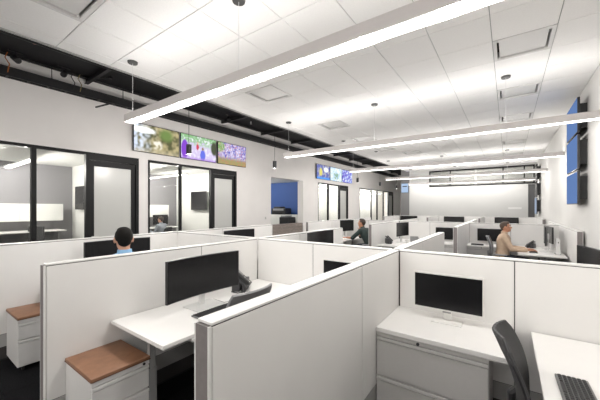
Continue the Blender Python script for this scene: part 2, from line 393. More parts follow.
# offices behind
XO = -11.5
struct(MB().box(XO-.2, XO, YB, 8.6, 0, 3.1), 'wall_office_back', GREYW)
struct(MB().box(XO-.2, XO, 8.6, YC, 0, 3.1), 'wall_rooms_back', WHITEW)
for k, (a, b, m) in enumerate([(3.5, 3.9, WHITEW), (7.15, 7.3, WHITEW), (8.6, 8.72, WHITEW), (12.2, 12.35, BLUEW), (16.2, 16.35, WHITEW)]):
    struct(MB().box(XO, XL-.3, a, b, 0, 3.1), 'wall_divider_%d' % (k+1), m)
struct(MB().box(XO, XL-.3, 7.3, 7.32, 0, 2.95), 'wall_meeting_lining', WHITEW)
struct(MB().box(-9.3, -9.2, 12.35, YC, 0, 3.1), 'wall_inner_rooms', WHITEW)
struct(MB().box(XO, XL-.3, YB, YC, 2.97, 3.1), 'ceiling', mat('office_ceiling', (.8, .8, .78), .9))
def office_light(x0, x1, y, label, z=2.72, watts=60, zc=2.97):
    r = thing('linear_light', label, 'ceiling light', (0, y, z)); zh = zc-z
    MB().box(x0, x1, -.07, .07, .012, .05, .004, 1).build('housing', ALUW, r); MB().box(x0+.01, x1-.01, -.06, .06, 0, .012).build('lens', OFFL, r)
    for x in (x0+.2, x1-.2): MB().cyl((x, 0, .05), (x, 0, zh), .003, n=6).build('cable', ALUW, r)
    for k in range(3):
        ld = bpy.data.lights.new('lamp', 'POINT'); ld.energy = watts; ld.shadow_soft_size = .02; ld.color = (1, .98, .94)
        lo = bpy.data.objects.new('lamp', ld); C.objects.link(lo); lo.parent = r; lo.location = (x0+(x1-x0)*(k+.5)/3, 0, -.03)
office_light(-11, -8.6, 1.9, 'linear light glowing inside the first glass-fronted office', 2.72, 45)
office_light(-11, -8.6, -.6, 'nearer linear light added to brighten the first office, at the left edge of the picture', 2.72, 45)  # extra luminaire added to brighten the office interior
office_light(-11, -8.5, 5.6, 'linear light glowing inside the second glass-fronted office')
office_light(-11.3, -9.3, 10.4, 'unseen linear light added to light the blue copy room', 2.92, 26)  # added lamp, kept out of view, to light the blue room
office_light(-3, 0, YF+1.4, 'linear light added to brighten the room behind the far transom window', 3.4, 40, 3.7)  # lamp added so the wall behind the transom is lit
struct(MB().box(-4.5, 1.05, YF+.2, YF+2.6, 3.7, 3.8), 'ceiling', MATS['office_ceiling'])
office_light(-9.1, -8.2, 14.2, 'short linear light inside the third glazed office')
for yy in (18.5, 20.6, 22.7): office_light(-9.1, -8.2, yy, 'short linear light inside the far glazed rooms, %s' % {18.5: 'nearest', 20.6: 'middle', 22.7: 'farthest'}[yy])

# ------------------------------------------------------------------ pendant linear lights
def linear_light(y, label, x0=-4.34, x1=1.045):
    r = thing('pendant_light', label, 'ceiling light', (0, y, 2.85))
    w = .07
    MB().box(x0, x1, -w, -w+.008, 0, .1).box(x0, x1, w-.008, w, 0, .1).box(x0, x1, -w+.008, w-.008, .04, .05).build('housing', ALU, r)
    MB().box(x0, x0+.008, -w+.008, w-.008, 0, .1).build('end_cap', ALUW, r); MB().box(x1-.008, x1, -w+.008, w-.008, 0, .1).build('end_cap', ALUW, r)
    MB().box(x0+.008, x1-.008, -w+.008, w-.008, .001, .012).build('lens', LENS, r)
    MB().box(x0+.008, x1-.008, -w+.008, w-.008, .085, .095).build('upper_lens', LENSUP, r)
    for k in range(9):
        ld = bpy.data.lights.new('lamp', 'POINT'); ld.energy = LAMP; ld.shadow_soft_size = .012; ld.color = (1, .97, .93)
        lo = bpy.data.objects.new('lamp', ld); C.objects.link(lo); lo.parent = r; lo.location = (x0+.2+(x1-x0-1.0)*k/8, 0, -.02)
    for x in (-4.24, -2.13, -.03):
        c = MB().cyl((x, 0, .1), (x, 0, ZC-2.85-.02), .0022, n=6).build('cable', mat('white_cable', (.7, .7, .7), .5), r)
        MB().cyl((x, 0, ZC-2.85-.025), (x, 0, ZC-2.85), .06, .065, 20).build('canopy', mat('dark_canopy', (.06, .06, .06), .4), c, smooth=True)
names = ['long white pendant light nearest the camera, crossing the top of the picture', 'second long pendant light, ending left of the far televisions', 'third long pendant light, crossing above the far partitions',
         'fourth long pendant light, in front of the dark transom window', 'fifth and farthest pendant light, just before the far wall']
for k in range(5): linear_light(1.98+3.54*k, names[k])
linear_light(-1.56, 'long white unseen pendant light added for lighting overhead behind the camera')  # unseen luminaire added behind the camera for its light
linear_light(-5.1, 'long white unseen pendant light added as fill farther behind the camera')  # unseen, added as fill for the near left wall
linear_light(-8.3, 'long white unseen pendant light added as fill farthest behind the camera')  # another unseen fill luminaire added behind the camera

# small cylinder pendants over the left aisle
plab = ['black cylinder pendant over the aisle behind the camera', 'black cylinder pendant hanging in front of the middle near television', 'black cylinder pendant hanging left of the blue room opening', 'small black cylinder pendant right of the far televisions', 'tiny black cylinder pendant above the far glazing', 'farthest tiny black cylinder pendant near the dark column']
def cyl_pendant(x, y, label, first=[None]):
    if first[0] is None:
        r = thing('cylinder_pendant', label, 'pendant light', (x, y, 2.8))
        MB().cyl((0, 0, 0), (0, 0, .2), .055, n=20).build('shade', DARKM, r, smooth=True)
        MB().cyl((0, 0, .003), (0, 0, -.003), .042, n=16).build('lens', MATS['dim_lens'], r)
        MB().cyl((0, 0, .2), (0, 0, DECK-2.8-.03), .005, n=6).build('cord', DARKM, r)
        MB().cyl((0, 0, DECK-2.8-.03), (0, 0, DECK-2.8), .05, n=14).build('canopy', DARKM, r, smooth=True)
        first[0] = r
    else: r = dup(first[0], (x, y, 2.8), 0, label)
    ld = bpy.data.lights.new('lamp', 'POINT'); ld.energy = 24; ld.shadow_soft_size = .006; ld.color = (1, .95, .9)
    lo = bpy.data.objects.new('lamp', ld); C.objects.link(lo); lo.parent = r; lo.location = (0, 0, -.05)
    return r
for (x, y), l in zip([(-5.55, -1.9), (-5.55, 3.74), (-5.5, 6.5), (-5.55, 12.33), (-5.54, 15.14), (-5.54, 17.95)], plab): cyl_pendant(x, y, l)

# ------------------------------------------------------------------ televisions
def blob(u, v, cu, cv, ru, rv): return max(0, 1-((u-cu)/ru)**2-((v-cv)/rv)**2)
def mixc(a, b, t): t = max(0, min(1, t)); return tuple(a[i]*(1-t)+b[i]*t for i in range(3))
def N(u, v, s, seed): return noise.noise(Vector((u*s*1.78, v*s, seed)))
def pic1(u, v):
    n = N(u, v, 4, 1.3); n2 = N(u, v, 9, 5.1)
    c = mixc((.10, .10, .05), (.42, .36, .20), .5+n*1.1+n2*.7)
    c = mixc(c, (.55, .62, .75), (.38-u)*4*(.6+n2)); c = mixc(c, (.85, .88, .85), 2.2*blob(u, v, .18, .8, .3, .14)+n2*.3*(u < .5))
    c = mixc(c, (.75, .72, .62), 1.4*blob(u, v, .5, .33, .13, .22)*(.6+n2*1.5)); c = mixc(c, (.15, .22, .07), 1.2*blob(u, v, .7, .75, .2, .3))
    return mixc(c, (.48, .42, .30), (.2-v)*3)
def pic2(u, v):
    n = N(u, v, 10, 2.2)
    c = mixc((.55, .48, .68), (.22, .42, .20), (v-.55)*5+n*2); c = mixc(c, (.75, .75, .8), n*1.6)
    c = mixc(c, (.20, .06, .50), 4*blob(u, v, .1, .38, .1, .42)); c = mixc(c, (.5, .06, .10), 4*blob(u, v, .45, .55, .04, .14)); c = mixc(c, (.6, .4, .3), 4*blob(u, v, .45, .72, .025, .06))
    c = mixc(c, (.12, .15, .62), 4*blob(u, v, .6, .22, .08, .25)); c = mixc(c, (.25, .18, .1), 4*blob(u, v, .6, .5, .03, .07))
    c = mixc(c, (.07, .08, .05), 2*blob(u, v, .95, .6, .12, .35)); return mixc(c, (.35, .2, .6), (.12-v)*8)
def pic3(u, v):
    n = N(u, v, 14, 7.7); n2 = N(u, v, 22, 3.3)
    c = mixc((.12, .11, .42), (.6, .55, .72), .4+n*1.4); c = mixc(c, (.16, .32, .10), 2*blob(u, v, .05, .8, .2, .3)); c = mixc(c, (.75, .72, .75), n2*2)
    c = mixc(c, (.30, .27, .12), (.38-v)*6+n*.5); c = mixc(c, (.5, .15, .12), (n2-.25)*5); return c
def pic4(u, v):
    n = N(u, v, 6, 4.4)
    c = mixc((.35, .35, .42), (.12, .14, .38), .5+n*2); c = mixc(c, (.6, .55, .15), 3*blob(u, v, .3, .5, .12, .3)); c = mixc(c, (.1, .3, .75), (.2-v)*8); return mixc(c, (.75, .8, .85), 3*blob(u, v, .7, .7, .2, .2))
def pic5(u, v):
    n = N(u, v, 7, 9.4)
    c = mixc((.45, .62, .80), (.75, .8, .75), .5+n*2); return mixc(c, (.25, .38, .30), 2*blob(u, v, .5, .4, .3, .3)*(.5+n*2))
def pic6(u, v):
    n = N(u, v, 8, 12.4)
    c = mixc((.16, .12, .50), (.35, .45, .75), .5+n*2.2); return mixc(c, (.7, .7, .8), (n-.3)*6)
def emis_attr():
    m = bpy.data.materials.new('television_picture'); m.use_nodes = True; nt = m.node_tree; nt.nodes.clear()
    a = nt.nodes.new('ShaderNodeAttribute'); a.attribute_name = 'picture'; e = nt.nodes.new('ShaderNodeEmission'); e.inputs[1].default_value = 1.15
    o = nt.nodes.new('ShaderNodeOutputMaterial'); nt.links.new(a.outputs[0], e.inputs[0]); nt.links.new(e.outputs[0], o.inputs[0]); return m
PICM = emis_attr()
def tv(y0, y1, z0, z1, pic, label, x=XL, group=None):
    """wall television on the left wall, facing +X"""
    w, h = y1-y0, z1-z0
    r = thing('television', label, 'television', (x, (y0+y1)/2, z0), 0, group)
    MB().box(.04, .085, -w/2, w/2, 0, h, .005, 1).build('casing', BEZB, r)
    MB().box(.0, .04, -.2, .2, h*.3, h*.7).build('wall_mount', STEEL, r)
    nu, nv = 64, 36; bm = bmesh.new(); b = .012
    V = [[bm.verts.new((.0865, -w/2+b+(w-2*b)*i/nu, b+(h-2*b)*j/nv)) for j in range(nv+1)] for i in range(nu+1)]
    for i in range(nu):
        for j in range(nv): bm.faces.new((V[i][j], V[i+1][j], V[i+1][j+1], V[i][j+1]))
    me = bpy.data.meshes.new('screen'); bm.to_mesh(me); bm.free(); me.materials.append(PICM)
    ca = me.color_attributes.new('picture', 'FLOAT_COLOR', 'POINT')
    for k, v in enumerate(me.vertices):
        u_, v_ = (v.co.y+w/2-b)/(w-2*b), (v.co.z-b)/(h-2*b)
        ca.data[k].color = (*[max(0, min(1, c)) for c in pic(u_, v_)], 1)
    o = bpy.data.objects.new('screen', me); C.objects.link(o); o.parent = r
for y0, p, l in ((3.575, pic1, 'wall television showing an olive and pale blue action scene, leftmost near one'), (4.865, pic2, 'wall television showing purple-shirted people on green, middle near one'), (6.18, pic3, 'wall television showing a purple crowd over a yellow-green field, third near one')):
    tv(y0, y0+1.245, 3.08, 3.80, p, l)
for y0, p, l in ((12.15, pic4, 'far wall television with a dark blue and yellow picture, left of three'), (13.5, pic5, 'far wall television with a pale blue picture, middle of three'), (14.84, pic6, 'far wall television with a violet-blue picture, right of three')):
    tv(y0, y0+1.3, 3.07, 3.80, p, l)
def rtv(y0, y1, z0, z1, label, scr=None):
    r = thing('display_screen', label, 'television', (XR, (y0+y1)/2, z0)); w, h = y1-y0, z1-z0
    MB().box(-.135, -.1, -w/2, w/2, 0, h, .005, 1).build('casing', BEZB, r)
    MB().box(-.1, 0, -w/2+.1, -w/2+.2, h*.15, h*.85).box(-.1, 0, w/2-.2, w/2-.1, h*.15, h*.85).box(-.1, -.02, -w/2+.2, w/2-.2, h*.25, h*.33).box(-.1, -.02, -w/2+.2, w/2-.2, h*.65, h*.73).build('wall_mount', DARKM, r)
    MB().box(-.137, -.135, -w/2+.012, w/2-.012, .012, h-.012).build('screen', scr or BLUESCR, r)
rtv(6.5, 7.55, 2.89, 3.46, 'blue-lit display at the top of the near stack on the right wall')
rtv(6.5, 7.55, 2.29, 2.86, 'blue-lit display in the middle of the near right wall stack')
rtv(6.5, 7.55, 1.72, 2.26, 'blue-lit display at the bottom of the near right wall stack')
rtv(14.9, 15.95, 2.75, 3.4, 'far narrow-looking display near the right end of the transom, top', scr=SCREEN)
rtv(14.9, 15.95, 2.08, 2.72, 'far display on the right wall by the dark doorway, middle', scr=SCREEN)
rtv(14.9, 15.95, 1.4, 2.05, 'far display on the right wall by the dark doorway, bottom', scr=emis('dim_screen_glow', (.28, .33, .42), 1.0))
r = thing('wayfinding_screen', 'small pale blue portrait screen on the dark column at the far wall', 'screen', (-4.73, YF-.02, 2.48))
MB().box(-.2, .2, -.05, 0, 0, .53, .004, 1).build('casing', BEZB, r); MB().box(-.185, .185, -.053, -.05, .015, .515).build('screen', LBLUE, r)
MB().box(-.12, .12, -.056, -.053, .33, .38).build('header_bar', SCREEN, r)
r = thing('wall_switch', 'small grey switch plate on the left wall beside the blue room', 'switch', (XL, 8.55, 1.25))
MB().box(0, .01, -.04, .04, -.06, .06, .003, 1).build('plate', WHT, r); MB().box(.01, .016, -.012, .012, -.025, .025).build('rocker', STEEL, r)
r = thing('wall_plaque', 'small pale plaque low on the far white wall near the dark door', 'plaque', (.25, YF, 1.62))
MB().box(-.25, .25, -.012, 0, -.04, .04, .003, 1).build('plate', mat('plaque_grey', (.58, .58, .57), .5), r); 

# ------------------------------------------------------------------ cubicle partitions
PH = 1.265; PT = .04
def partition(axis, fixed, a, b, seams, label, end_near=True, end_far=False):
    """run of bolted panels. axis 'y': x=fixed, from y=a..b ; axis 'x': y=fixed, x=a..b."""
    L = b-a
    loc = (fixed, a, 0) if axis == 'y' else (a, fixed, 0)
    rz = 0 if axis == 'y' else -PI/2
    r = thing('cubicle_partition', label, 'partition', loc, rz); gap = PT+.001 if axis == 'x' else 0
    MB().box(-.034, .034, .005+gap, L-.005-gap, .02, PH-.012).build('core', SEAM, r)
    MB().box(-PT, PT, gap, L-gap, PH-.011, PH, .002, 1).build('top_cap', CAP, r)
    cuts = [0]+[s-a for s in seams]+[L]
    cuts[0] += gap*1.12; cuts[-1] -= gap*1.12
    for c0, c1 in zip(cuts, cuts[1:]):
        p = MB().box(-PT, -.028, c0+.0035, c1-.0035, .29, PH-.017, .002, 1).box(.028, PT, c0+.0035, c1-.0035, .29, PH-.017, .002, 1)
        p.build('panel', PANEL, r)
        MB().box(-PT+.002, -.028, c0+.003, c1-.003, .15, .285, .002, 1).box(.028, PT-.002, c0+.003, c1-.003, .15, .285, .002, 1).build('raceway_cover', RACE, r)
    MB().box(-.026, .026, .01, L-.01, 0, .15).build('kick', KICK, r)
    for on, yy, s in ((end_near, 0, -1), (end_far, L, 1)):
        if on:
            MB().box(-PT+.006, PT-.006, yy-.002 if s > 0 else yy-.012, yy+.012 if s > 0 else yy+.002, 0, PH-.012).build('end_trim', ENDT, r)
            MB().box(-PT, -PT+.006, min(yy, yy+s*.013), max(yy, yy+s*.013), 0, PH-.012).box(PT-.006, PT, min(yy, yy+s*.013), max(yy, yy+s*.013), 0, PH-.012).build('end_edge', CAP, r)
    return r
SX = [-4.52, -2.70, -.88, .98]
xr = ['along the left aisle', 'second from the left aisle', 'third from the left aisle', 'beside the right wall']
Y1a, Y1b, Y2b, Y3a, Y3b, Y4b, Y5a, Y5b = .655, 2.84, 5.2, 6.73, 8.93, 11.2, 12.85, 15.05
near_lab = {-4.52: 'white lengthwise partition behind the man in blue, holding his black monitor', -2.70: 'long white lengthwise partition behind the curved monitor and tan cushion', -.88: 'large white partition in the foreground with a dark end, left of the lateral file', .98: 'white partition at the right-hand wall beside the nearest right desk'}
lab2 = {-4.52: 'white partition along the left aisle behind the second-row monitor', -2.70: 'second-row white partition behind the monitor at the picture centre', -.88: 'second-row white partition continuing straight beyond the foreground one', .98: 'second-row partition along the right wall behind the angled monitor'}
lab3 = {-4.52: 'white partition behind the man in the green shirt, third row', -2.70: 'white partition between the man in green and the phone desk', -.88: 'white partition with grey end left of the man in tan', .98: 'white partition with thick end right of the man in tan'}
for x in SX:
    partition('y', x, Y1a, Y1b-PT-.001 if x != .98 else Y1b-PT-.001, [1.945], near_lab[x])
    partition('y', x, Y1b+PT+.001, Y2b, [3.75], lab2[x], end_near=False, end_far=True)
    partition('y', x, Y3a, Y3b-PT-.001, [8.04], lab3[x])
    partition('y', x, Y3b+PT+.001, Y4b, [9.85], 'fourth-row white lengthwise partition, the one %s' % xr[SX.index(x)], end_near=False, end_far=True)
    partition('y', x, Y5a, Y5b-PT-.001, [14.1], 'fifth and farthest row white lengthwise partition, the one %s' % xr[SX.index(x)])
cn = ['between the man in blue and the left aisle bay', 'behind the curved monitor, with a vertical seam in its middle', 'holding the white-framed monitor above the lateral file']
cf = ['left bay', 'middle bay', 'right bay']
for yb, nm in ((Y1b, 'first'), (Y3b, 'third'), (Y5b, 'fifth')):
    for k in range(3):
        a, b = SX[k]-(PT if k == 0 else -PT-.001) if False else SX[k]+(0 if k == 0 else 0), SX[k+1]
        a = SX[k]-PT if k == 0 else SX[k]-.0; b = SX[k+1]+(PT if k == 2 else 0)
        mid = (SX[k]+SX[k+1])/2+(-.015 if k < 2 else 0)
        lab = ('white crosswise partition %s' % cn[k]) if nm == 'first' else 'white crosswise partition at the back of the %s row, %s' % (nm, {'third': ['behind the man in green', 'behind the navy-black monitor left of the grey partition end', 'behind the man in tan'][k], 'fifth': cf[k]+' in front of the far wall'}[nm])
        if nm == 'first' and k == 2: mid = .04
        o = partition('x', yb, a+.0005, b-.0005, [mid], lab, end_near=False)
# rotate trick: axis 'x' runs are built along local +Y turned to +X (rz=-90)

# ------------------------------------------------------------------ furniture prototypes
def desk(label, loc, w, d, h=.74, rz=0, paddle=False, legs=True):
    """w along local x, d along local y"""
    r = thing('desk', label, 'desk', loc, rz)
    MB().box(-w/2, w/2, -d/2, d/2, h-.025, h, .002, 1).build('desktop', TOP, r)
    MB().box(-w/2+.004, w/2-.004, -d/2+.004, d/2-.004, h-.032, h-.025).build('desktop_underside', EDGE, r)
    if legs:
        for s in (-1, 1):
            yy = s*(d/2-.10)
            MB().box(-w/2+.05, w/2-.08, yy-.03, yy+.03, 0, .02, .004, 1).build('foot', STEEL, r)
            MB().box(.03, .075, yy-.03, yy+.03, .02, .45).box(.035, .07, yy-.022, yy+.022, .45, h-.05).build('leg', STEEL, r)
        MB().box(-.01, .03, -d/2+.1, d/2-.1, h-.075, h-.035).box(-w/2+.1, w/2-.1, -d/2+.08, -d/2+.12, h-.06, h-.033).box(-w/2+.1, w/2-.1, d/2-.12, d/2-.08, h-.06, h-.033).build('crossbar', STEEL, r)
    if paddle:
        MB().box(w/2-.09, w/2+.012, -d/2+.22, -d/2+.30, h-.058, h-.033, .006, 2).build('height_paddle', CAP, r)
    return r
def worksurface(label, x0, x1, y0, y1, h=.74, bracket=True):
    r = thing('worksurface', label, 'worksurface', ((x0+x1)/2, (y0+y1)/2, 0)); w, d = (x1-x0)/2, (y1-y0)/2
    MB().box(-w, w, -d, d, h-.03, h, .002, 1).build('top', TOP, r)
    MB().box(-w, w, -d-.0, -d+.002, h-.036, h-.03).box(-w+.02, w-.02, -d+.04, -d+.06, h-.05, h-.03).build('edge_rail', EDGE, r)
    if bracket:
        MB().box(w-.03, w-.01, -d+.08, d, 0, h-.03).build('end_support', STEEL, r)
    return r
def lateral_file(label, loc, w=.74, d=.55, h=.70):
    r = thing('lateral_file', label, 'filing cabinet', loc)
    MB().box(-w/2, w/2, -d/2+.02, d/2, .05, h).build('body', FILE, r); MB().box(-w/2+.02, w/2-.02, -d/2+.05, d/2-.02, 0, .05).build('plinth', KICK, r)
    zs = [(.07, .37), (.38, .675)]
    for z0, z1 in zs:
        dr = MB().box(-w/2+.004, w/2-.004, -d/2, -d/2+.02, z0, z1-.035, .003, 1).box(-w/2+.004, w/2-.004, -d/2-.004, -d/2+.02, z1-.028, z1-.006, .002, 1).box(-w/2+.004, w/2-.004, -d/2+.012, -d/2+.02, z1-.036, z1-.027).build('drawer', FILE, r)
        MB().box(-w/2+.02, w/2-.02, -d/2+.008, -d/2+.0125, z1-.0345, z1-.0285).build('finger_pull_shade', FILEG, dr)  # dark strip paints the shade under the drawer lip
    MB().cyl((-.06, -d/2+.018, h-.013), (-.06, -d/2-.008, h-.013), .011, n=14).build('lock', DARKM, r)
    MB().box(-w/2, w/2, -d/2, -d/2+.02, h-.024, h-.001, .001, 1).build('top_rail', FILE, r)
    return r
def pedestal(label, loc, rz=0):
    """drawers on the -y side, width along x .39? -> front faces local -y"""
    w, d, h = .375, .47, .54
    r = thing('pedestal', label, 'drawer unit', loc, rz)
    MB().box(-w/2, w/2, -d/2+.02, d/2, .05, h-.01, .003, 1).build('body', PEDM, r)
    for z0, z1 in ((.06, .32), (.33, h-.045)):
        dr = MB().box(-w/2+.003, w/2-.003, -d/2, -d/2+.021, z0, z1-.03, .003, 1).box(-w/2+.003, w/2-.003, -d/2-.006, -d/2+.021, z1-.024, z1-.002, .002, 1).build('drawer', PEDM, r)
        MB().box(-w/2+.01, w/2-.01, -d/2+.012, -d/2+.022, z1-.032, z1-.022).build('finger_pull_shade', FILEG, dr)  # shade in the pull gap, painted as a dark strip
    MB().box(-w/2, w/2, -d/2, -d/2+.02, h-.04, h-.01, .001, 1).build('top_rail', PEDM, r)
    MB().cyl((w/2-.04, -d/2, h-.026), (w/2-.04, -d/2-.005, h-.026), .01, n=12).build('lock', DARKM, r)
    cs = MB().box(-w/2-.004, w/2+.004, -d/2-.006, d/2, h-.01, h+.018, .005, 3)
    c = cs.build('cushion', LEATHER, r, smooth=True)
    MB().tube([(-w/2-.003, -d/2-.005, h-.004), (w/2+.003, -d/2-.005, h-.004), (w/2+.003, d/2, h-.004), (-w/2-.003, d/2, h-.004), (-w/2-.003, -d/2-.005, h-.004)], .004, 6).build('piping', mat('dark_leather_piping', (.12, .045, .022), .5), c)
    for sx in (-1, 1):
        for sy in (-1, 1):
            MB().cyl((sx*(w/2-.05)-.01, sy*(d/2-.06), .024), (sx*(w/2-.05)+.01, sy*(d/2-.06), .024), .024, n=12).cyl((sx*(w/2-.05), sy*(d/2-.06), .02), (sx*(w/2-.05), sy*(d/2-.06), .051), .008, n=8).build('caster', KICK, r)
    return r
def monitor(label, loc, rz, w=.8, h=.35, z0=.12, curved=True, white=False, base=(.26, .22), rake=0):
    """screen faces local -y; loc is where the base stands"""
    r = thing('monitor', label, 'monitor', loc, rz)
    R = 1.8
    def f(off):
        def fn(u, v):
            x = (u-.5)*w; yy = -(R-math.sqrt(R*R-x*x)) if curved else 0
            nn = Vector((-x/R, -1, 0)).normalized() if curved else Vector((0, -1, 0))
            return (x, yy, z0+v*h), nn
        return fn
    nu = 16 if curved else 1
    case = MB().grid(f(0), nu, 1, .022); case.build('casing', BEZW if white else BEZB, r)
    b = .012 if white else .006
    def fs(u, v):
        x = (u-.5)*(w-2*b); yy = -(R-math.sqrt(R*R-x*x)) if curved else 0
        nn = Vector((-x/R, -1, 0)).normalized() if curved else Vector((0, -1, 0))
        return Vector((x, yy, z0+b+v*(h-2*b)))+nn*.0015, nn
    MB().grid(fs, nu, 1, .001).build('screen', SCREEN, r)
    m = BEZW if white else SILVER
    MB().box(-.03, .03, .03, .045, .01, z0+h*.55, .003, 1).box(-.045, .045, .02, .05, z0+h*.3, z0+h*.6).build('stand_neck', m, r)
    MB().box(-base[0]/2, base[0]/2, -base[1]/2, base[1]/2, 0, .01, .003, 2).build('stand_base', m, r)
    if white: MB().box(-.03, .03, -.004, .0, z0-.012, z0+.0).build('chin_tab', STEEL, r)
    return r
def keyboard(label, loc, rz, full=True):
    r = thing('keyboard', label, 'keyboard', loc, rz)
    w, d = (.44, .135)
    MB().box(-w/2, w/2, -d/2, d/2, 0, .014, .003, 1).build('body', KEYB, r)
    ks = []
    k0 = MB().box(-.0074, .0074, -.0074, .0074, 0, .007, .002, 1).build('key', KEYS, r)
    first = True
    for row in range(6):
        for c in range(21):
            if row == 0 and 4 <= c <= 9: continue
            if c in (15,) and row in (2,): continue
            o = k0 if first else k0.copy()
            if not first: C.objects.link(o)
            gap = .006 if c > 14 else 0
            o.parent = r; o.location = (-w/2+.016+c*.0201+gap*.3, -d/2+.018+row*.0198, .013); first = False
    MB().box(-.052, .052, -.0078, .0078, .013, .02, .002, 1).build('space_bar', KEYS, r, loc=(-w/2+.016+6.5*.0201, -d/2+.018, 0))
    return r
def phone(label, loc, rz):
    r = thing('desk_phone', label, 'telephone', loc, rz)
    M = Matrix.Rotation(math.radians(38), 4, 'X')
    MB().box(-.1, .1, -.09, .09, .0, .025, .005, 2, M=Matrix.Translation((0, 0, .075)) @ M).build('body', PHONE, r)
    MB().box(-.09, .09, -.06, -.02, 0, .09, .004, 1).box(-.09, .09, .0, .075, 0, .1, .004, 1).build('stand', PHONE, r)
    MB().box(-.015, .075, .015, .075, .0255, .03, .002, 1, M=Matrix.Translation((0, 0, .075)) @ M).build('display', STEEL, r)
    MB().box(-.095, -.045, -.085, .085, .03, .055, .012, 3, M=Matrix.Translation((0, 0, .075)) @ M).build('handset', DARKM, r, smooth=True)
    kb = MB()
    for i in range(3):
        for j in range(4): kb.box(-.01+i*.024, .008+i*.024, -.075+j*.02, -.062+j*.02, .025, .029, M=Matrix.Translation((0, 0, .075)) @ M)
    kb.build('keypad', MATS['white_plastic'], r)
    MB().tube([(-.09, -.05, .03), (-.14, -.06, .012), (-.16, 0, .008), (-.12, .07, .008)], .004, 6).build('cord', DARKM, r, smooth=True)
    return r
def office_chair(label, loc, rz, mesh=CHAIRD, frame=DARKM, lean=.34, bw=.44, ztop=1.04, seat=.47, group=None, arms=True, square=False):
    """faces local +y"""
    r = thing('office_chair', label, 'chair', loc, rz, group)
    for k in range(5):
        a = 2*PI*k/5+.3; e = Vector((math.cos(a)*.3, math.sin(a)*.3, .07))
        l = MB().cyl((0, 0, .11), e, .024, .016, 10).build('base_leg', frame, r, smooth=True)
        n = Vector((-math.sin(a), math.cos(a), 0))
        MB().cyl(e-n*.025+Vector((0, 0, -.042)), e+n*.025+Vector((0, 0, -.042)), .027, n=14).cyl(e, e+Vector((0, 0, -.05)), .008, n=8).build('caster', KICK, l)
    MB().cyl((0, 0, .08), (0, 0, .3), .032, n=14).cyl((0, 0, .3), (0, 0, seat-.08), .018, n=12).build('gas_lift', frame, r, smooth=True)
    MB().box(-.09, .09, -.13, .11, seat-.09, seat-.045, .012, 2).build('mechanism', frame, r)
    def seatf(u, v):
        x, y = (u-.5)*.49, (v-.5)*.47
        rr = 1-.13*(abs(u-.5)*2)**6*(abs(v-.5)*2)**2
        return (x*rr, y*rr, seat+.008*math.cos(u*PI*2)-.02*max(0, v-.75)*4), (0, 0, 1)
    MB().grid(seatf, 10, 10, .05).build('seat', mesh, r, smooth=True)
    z0 = seat+.13
    def bk(u, v):
        wv = bw*(.86+.14*math.sin(PI*(v*.75+.15)))*(1-.32*max(0, v-.86)/.14*1.0-.18*max(0, .14-v)/.14)
        if square: wv = bw*(1-.06*max(0, v-.93)/.07)
        x = (u-.5)*wv; z = z0+(ztop-z0)*v
        y = -.21-lean*(z-z0)+.10*(abs(u-.5)*2)**2*.45-.035*math.sin(v*PI)*-1
        return (x, y, z), (0, 1, .2)
    MB().grid(bk, 12, 14, .022).build('backrest', mesh, r, smooth=True)
    rim = []
    for q in [(0, j/10) for j in range(11)]+[(i/8, 1) for i in range(1, 8)]+[(1, 1-j/10) for j in range(11)]+[(1-i/8, 0) for i in range(1, 9)]:
        p, n_ = bk(*q); rim.append(Vector(p)-Vector((0, .012, 0)))
    MB().tube(rim, .011, 6).build('back_frame', frame, r, smooth=True)
    MB().tube([(0, -.1, seat-.07), (0, -.24, seat-.02), (0, -.25, z0+.08), bk(.5, .3)[0]], .02, 8).build('back_stem', frame, r, smooth=True)
    if arms:
        for s in (-1, 1):
            MB().tube([(s*.1, -.03, seat-.07), (s*.27, -.03, seat-.04), (s*.275, -.03, seat+.17)], .014, 8).box(min(s*.25, s*.31), max(s*.25, s*.31), -.14, .1, seat+.17, seat+.2, .01, 2).build('armrest', frame, r, smooth=True)
    return r

# ------------------------------------------------------------------ first row, right bay (camera's own)
YBF = Y1b-PT
worksurface('white worksurface over the lateral file in the foreground', -.838, .03, 2.2, YBF-.002, bracket=False)
lateral_file('grey-white lateral file with two wide drawers in the foreground', (-.468, 2.2+.28, 0))
monitor('white-framed monitor above the foreground lateral file', (-.405, 2.62, .74), 0, w=.515, h=.30, z0=.085, curved=False, white=True, base=(.22, .13))
desk('white desk along the right wall at the lower right', (.535, 1.93, 0), .79, 1.71, legs=True)
keyboard('dark keyboard with number pad on the lower right desk', (.28, 1.915, .74), -PI/2+.02)
office_chair('dark grey mesh office chair tucked at the right foreground desk', (.265, 1.93, 0), -PI/2, CHAIRD, DARKM, lean=.26, ztop=1.005, bw=.47, arms=False)

# first row, middle bay
desk('white height-adjustable desk under the curved monitor', (-2.265, 1.93, 0), .77, 1.72, paddle=True)
worksurface('white corner worksurface beyond the curved monitor, beside the foreground partition', -1.87, -.93, 2.2, YBF-.002)
monitor('wide curved black monitor on the foreground left desk', (-2.34, 1.74, .74), PI/2, w=.79, h=.36, z0=.115, base=(.30, .24))
keyboard('dark keyboard on the desk before the curved monitor, partly hidden by the foreground partition', (-2.12, 1.715, .74), PI/2)
phone('dark desk phone beyond the right end of the curved monitor', (-2.46, 2.33, .74), PI/2+.6).scale = (1.15, 1.15, 1.35)
monitor('small white-framed monitor peeping over the foreground partition', (-1.31, 2.62, .74), 0, w=.515, h=.30, z0=.095, curved=False, white=True, base=(.22, .13))
office_chair('grey mesh office chair at the curved monitor desk, top of back showing', (-1.97, 1.755, 0), PI/2, CHAIRL, CHFR, lean=.2, ztop=.985, bw=.47, square=True)
pedestal('white two-drawer pedestal with tan leather cushion in the foreground', (-2.425, .955, 0), PI/2)
